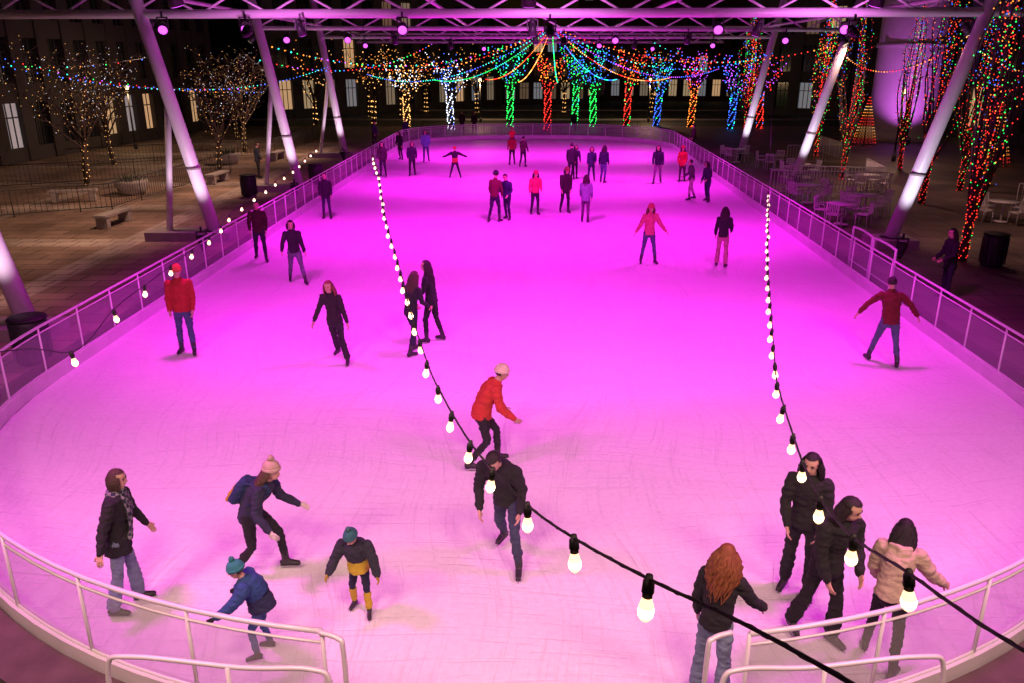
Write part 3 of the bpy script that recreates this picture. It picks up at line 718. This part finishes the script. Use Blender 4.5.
    A.v=[tuple(v) for v in Vw]
    return A.obj(name)

BK=(.018,.018,.022); JN=(.09,.13,.22); DJ=(.03,.045,.09); LJ=(.2,.27,.38)
def plaid():
    m,nt,b=newmat('plaid_wool'); tc=nt.nodes.new('ShaderNodeTexCoord')
    ck=nt.nodes.new('ShaderNodeTexChecker'); ck.inputs['Scale'].default_value=22; ck.inputs['Color1'].default_value=(.02,.025,.05,1); ck.inputs['Color2'].default_value=(.2,.2,.22,1)
    nt.links.new(tc.outputs['Object'],ck.inputs[0]); nt.links.new(ck.outputs[0],b.inputs['Base Color']); b.inputs['Roughness'].default_value=.9; return m
PL=plaid()
person('woman_skater',-4.0,7.0,78,1.52,4,-14,((10,4,2,2),(-4,6,-14,4)),((12,12,30,2),(-18,28,-8,34)),(10,5),BK,LJ,None,None,'bob',(.07,.04,.025),0,.013,1.1,.2,flare=.03,scarf=PL,female=True,twist=-10)
person('woman_skater',-2.85,7.62,100,1.52,34,0,((44,4,6,3),(5,6,-38,3)),((15,14,62,8),(0,24,48,14)),(5,-6),(.03,.035,.07),BK,(.55,.42,.33),(.5,.38,.3),'long',(.12,.07,.04),0,.013,1.1,.1,gloves=(.75,.68,.6),pack=(.02,.04,.12),female=True)
person('child_skater',-2.36,6.3,262,1.06,26,0,((25,6,-8,3),(8,8,-12,3)),((45,30,62,18),(20,28,45,20)),(-5,10),(.03,.08,.25),(.05,.1,.28),(.04,.25,.3),(.04,.2,.25),'short',(.1,.06,.03),0,.012,1.4,.08,gloves=(.03,.03,.04),hs=1.25,stripe=(.03,.04,.1))
person('child_skater',-1.56,6.95,185,1.03,14,3,((16,8,0,3),(2,8,-18,3)),((15,26,30,20),(22,26,50,15)),(10,22),(.03,.035,.05),(.02,.025,.06),(.04,.16,.18),(.05,.15,.16),'short',(.1,.06,.03),0,.012,1.4,.08,gloves=(.5,.38,.04),hs=1.25,stripe=(.6,.46,.04),shin=(.6,.46,.04))
person('man_skater',-.05,7.85,195,1.68,30,5,((32,8,2,8),(-10,4,-42,4)),((-14,14,20,-2),(-8,14,30,-10)),(0,32),(.02,.02,.025),(.05,.07,.12),None,None,'short',(.02,.015,.012),0,.013,1.12,.12)
person('man_skater',-.42,10.12,80,1.6,28,0,((36,5,2,2),(8,6,-42,3)),((5,12,40,-8),(12,14,50,2)),(10,5),(.55,.045,.035),BK,(.75,.62,.5),None,'short',(.02,.015,.012),1,.014,1.15,.08)
person('woman_skater',1.76,5.72,28,1.53,6,2,((6,5,-2,3),(-4,5,-10,3)),((4,12,16,2),(25,24,48,18)),(5,5),BK,LJ,None,None,'curly',(.28,.09,.03),0,.012,1.1,.06,flare=.03,female=True)
person('woman_skater',3.05,7.25,205,1.68,8,0,((8,4,-6,2),(-2,4,-8,3)),((6,10,30,-12),(6,10,30,-12)),(10,10),(.02,.02,.022),BK,None,None,'long',(.015,.012,.01),0,.013,1.1,.1,flare=.02,female=True)
person('woman_skater',3.0,6.5,165,1.66,12,-3,((12,4,-2,2),(-10,6,-20,4)),((4,10,40,-14),(8,10,25,-8)),(-25,15),(.016,.016,.018),(.014,.014,.016),None,None,'long',(.02,.015,.012),0,.013,1.15,.12,flare=.03,female=True)
person('woman_skater',3.5,6.2,35,1.47,20,0,((22,8,-4,6),(-6,8,-32,4)),((5,12,35,-4),(22,30,45,30)),(-10,10),(.58,.46,.34),BK,None,None,'long',(.01,.008,.008),0,.012,1.25,.06,female=True,hood=(.58,.46,.34))
MV=.017
person('woman_skater',-1.95,14.75,40,1.62,12,0,((22,4,2,2),(-5,4,-22,3)),((5,10,45,-6),(10,12,55,-5)),(0,0),(.02,.02,.03),(.02,.025,.05),None,None,'long',(.08,.04,.025),0,MV,1.0,.1,female=True)
person('woman_skater',-1.62,15.45,285,1.66,8,0,((14,4,-2,2),(-7,4,-18,3)),((10,10,45,-6),(5,10,60,-12)),(-10,0),(.02,.02,.025),BK,None,None,'long',(.02,.012,.01),0,MV,1.0,.1,female=True)
person('woman_skater',-3.34,14.35,185,1.62,10,3,((24,12,2,14),(-16,-2,-34,2)),((8,18,14,20),(4,22,20,20)),(5,5),(.03,.02,.03),(.025,.02,.03),None,None,'long',(.25,.07,.05),0,MV,1.0,.05,flare=.015,female=True)
person('man_skater',-6.35,14.75,172,1.74,3,0,((8,4,0,3),(-2,4,-8,3)),((0,8,14,-2),(4,8,20,-4)),(-10,5),(.45,.03,.03),(.06,.09,.2),(.6,.12,.05),None,'short',(.03,.02,.015),0,MV,1.1,.1)
person('woman_skater',-5.55,20.0,160,1.66,10,4,((20,8,4,10),(-16,4,-34,3)),((8,14,22,12),(20,22,48,10)),(0,5),BK,(.13,.15,.19),None,None,'bob',(.03,.02,.015),0,.02,1.05,.06,female=True)
person('man_skater',-7.2,22.5,165,1.72,10,0,((20,5,2,3),(-12,5,-28,3)),((-4,10,30,-4),(12,12,45,-4)),(0,5),(.05,.015,.015),(.02,.025,.04),None,None,'short',(.03,.02,.015),0,.02,1.05,.1)
person('woman_skater',-6.75,29.1,170,1.6,3,0,((5,4,0,3),(0,4,-5,3)),((5,10,20,-4),(5,10,20,-4)),(0,5),BK,(.03,.04,.07),None,None,'short',(.02,.015,.01),0,.024,1.05,.12)
person('man_skater',7.05,14.2,10,1.66,10,-4,((20,10,4,14),(-8,8,-26,5)),((-5,52,-5,38),(-5,48,5,34)),(0,5),(.16,.015,.02),JN,None,None,'short',(.02,.015,.012),0,MV,1.05,.1)
person('woman_skater',3.85,22.2,175,1.66,6,0,((8,9,0,8),(4,9,-6,8)),((15,28,22,36),(12,26,28,36)),(0,5),(.6,.12,.2),(.07,.1,.18),(.55,.1,.12),None,'long',(.2,.06,.03),0,.02,1.1,.1,female=True)
person('woman_skater',5.83,21.8,20,1.62,4,0,((6,4,-2,3),(-2,4,-8,3)),((8,12,20,4),(8,12,60,-5)),(-10,0),BK,(.45,.2,.25),None,None,'long',(.02,.012,.01),0,.02,1.05,.06,flare=.02,female=True)
FV=.024
far=[(-.61,28.4,20,(.12,.02,.03),(.02,.02,.04),(.02,.02,.03)),(-.18,28.8,200,(.02,.03,.08),(.02,.03,.06),None),(.86,29.8,170,(.55,.05,.12),(.02,.02,.03),(.5,.05,.1)),(2.0,30.2,190,(.03,.02,.02),BK,(.25,.12,.06)),(2.61,28.4,355,(.2,.25,.3),(.1,.04,.1),None),
(2.86,39.2,10,BK,BK,None),(3.05,39.6,190,(.02,.02,.04),BK,None),(3.77,38.6,200,(.03,.04,.09),DJ,None),(4.3,38.2,15,(.02,.03,.06),JN,None),(6.8,37.9,190,(.03,.03,.06),(.25,.15,.25),None),(8.1,38.6,180,(.5,.03,.03),(.05,.02,.03),(.4,.03,.03)),(7.4,33.3,240,(.1,.08,.1),(.5,.35,.4),None),(7.95,32.8,220,(.03,.03,.06),DJ,None),
(-4.9,46.6,175,(.2,.35,.6),(.1,.15,.25),None),(-6.5,47.6,180,BK,BK,None),(-5.0,40.7,170,(.03,.03,.05),BK,None),(-6.4,40.3,185,(.06,.05,.05),(.03,.03,.05),None),(.6,44.3,10,(.08,.03,.04),BK,None),(0,45.2,0,(.3,.02,.03),BK,None)]
for i,(x,y,f,t,p,h) in enumerate(far):
    a=random.uniform(4,18); b_=random.uniform(2,6)
    L1=(a,b_,a-18,b_); L2=(-a*.5,b_,-a*.5-16,b_)
    if random.random()<.5: L1,L2=L2,L1
    person(random.choice(['woman_skater','man_skater']),x,y,f+random.uniform(-25,25),random.uniform(1.58,1.76),random.uniform(3,12),random.uniform(-3,3),(L1,L2),((random.uniform(-12,18),random.uniform(7,13),random.uniform(10,60),random.uniform(-10,6)),(random.uniform(-12,18),random.uniform(7,13),random.uniform(10,60),random.uniform(-10,6))),(random.uniform(-30,30),random.uniform(0,15)),t,p,h,None,random.choice(['short','long','bob']),(.03,.02,.015),0,FV,1.06,random.choice([.06,.1,.16]),female=random.random()<.6,hs=1.1)
person('child_skater',-2.8,40,180,1.5,5,0,((8,14,0,16),(4,14,-6,16)),((0,62,0,72),(0,60,0,70)),(0,5),BK,(.02,.02,.04),(.5,.1,.03),None,'short',(.03,.02,.015),0,FV,1.15,.08,stripe=(.35,.12,.03))
person('child_rider',0,45.2,0,1.05,4,0,((80,14,10,4),(80,14,10,4)),((40,15,80,-10),(40,15,80,-10)),(0,0),(.5,.03,.03),(.04,.03,.05),(.4,.03,.03),None,'short',(.03,.02,.015),0,FV,1.2,.06,hs=1.2,blades=False,zoff=1.15)
person('bystander',10.5,18.7,265,1.7,6,0,((5,5,0,3),(0,5,-3,3)),((10,10,60,-14),(10,10,60,-14)),(0,5),BK,(.02,.025,.04),None,None,'long',(.02,.015,.01),0,.022,1.1,.2,blades=False,female=True,zoff=-.02)
for x,y,f in ((-7.5,58,150),(-9.2,55,120),(-12.5,40,60),(11.5,52,260),(-3,66,180),(-4,66.3,180),(5,67,180)):
    person('bystander',x,y,f,1.7,3,0,((5,5,0,3),(0,5,-3,3)),((5,10,30,-4),(5,10,30,-4)),(0,0),random.choice([BK,(.05,.03,.03),(.03,.04,.07)]),BK,None,None,'short',(.03,.02,.015),0,.03,1.05,.12,blades=False,zoff=-.02)
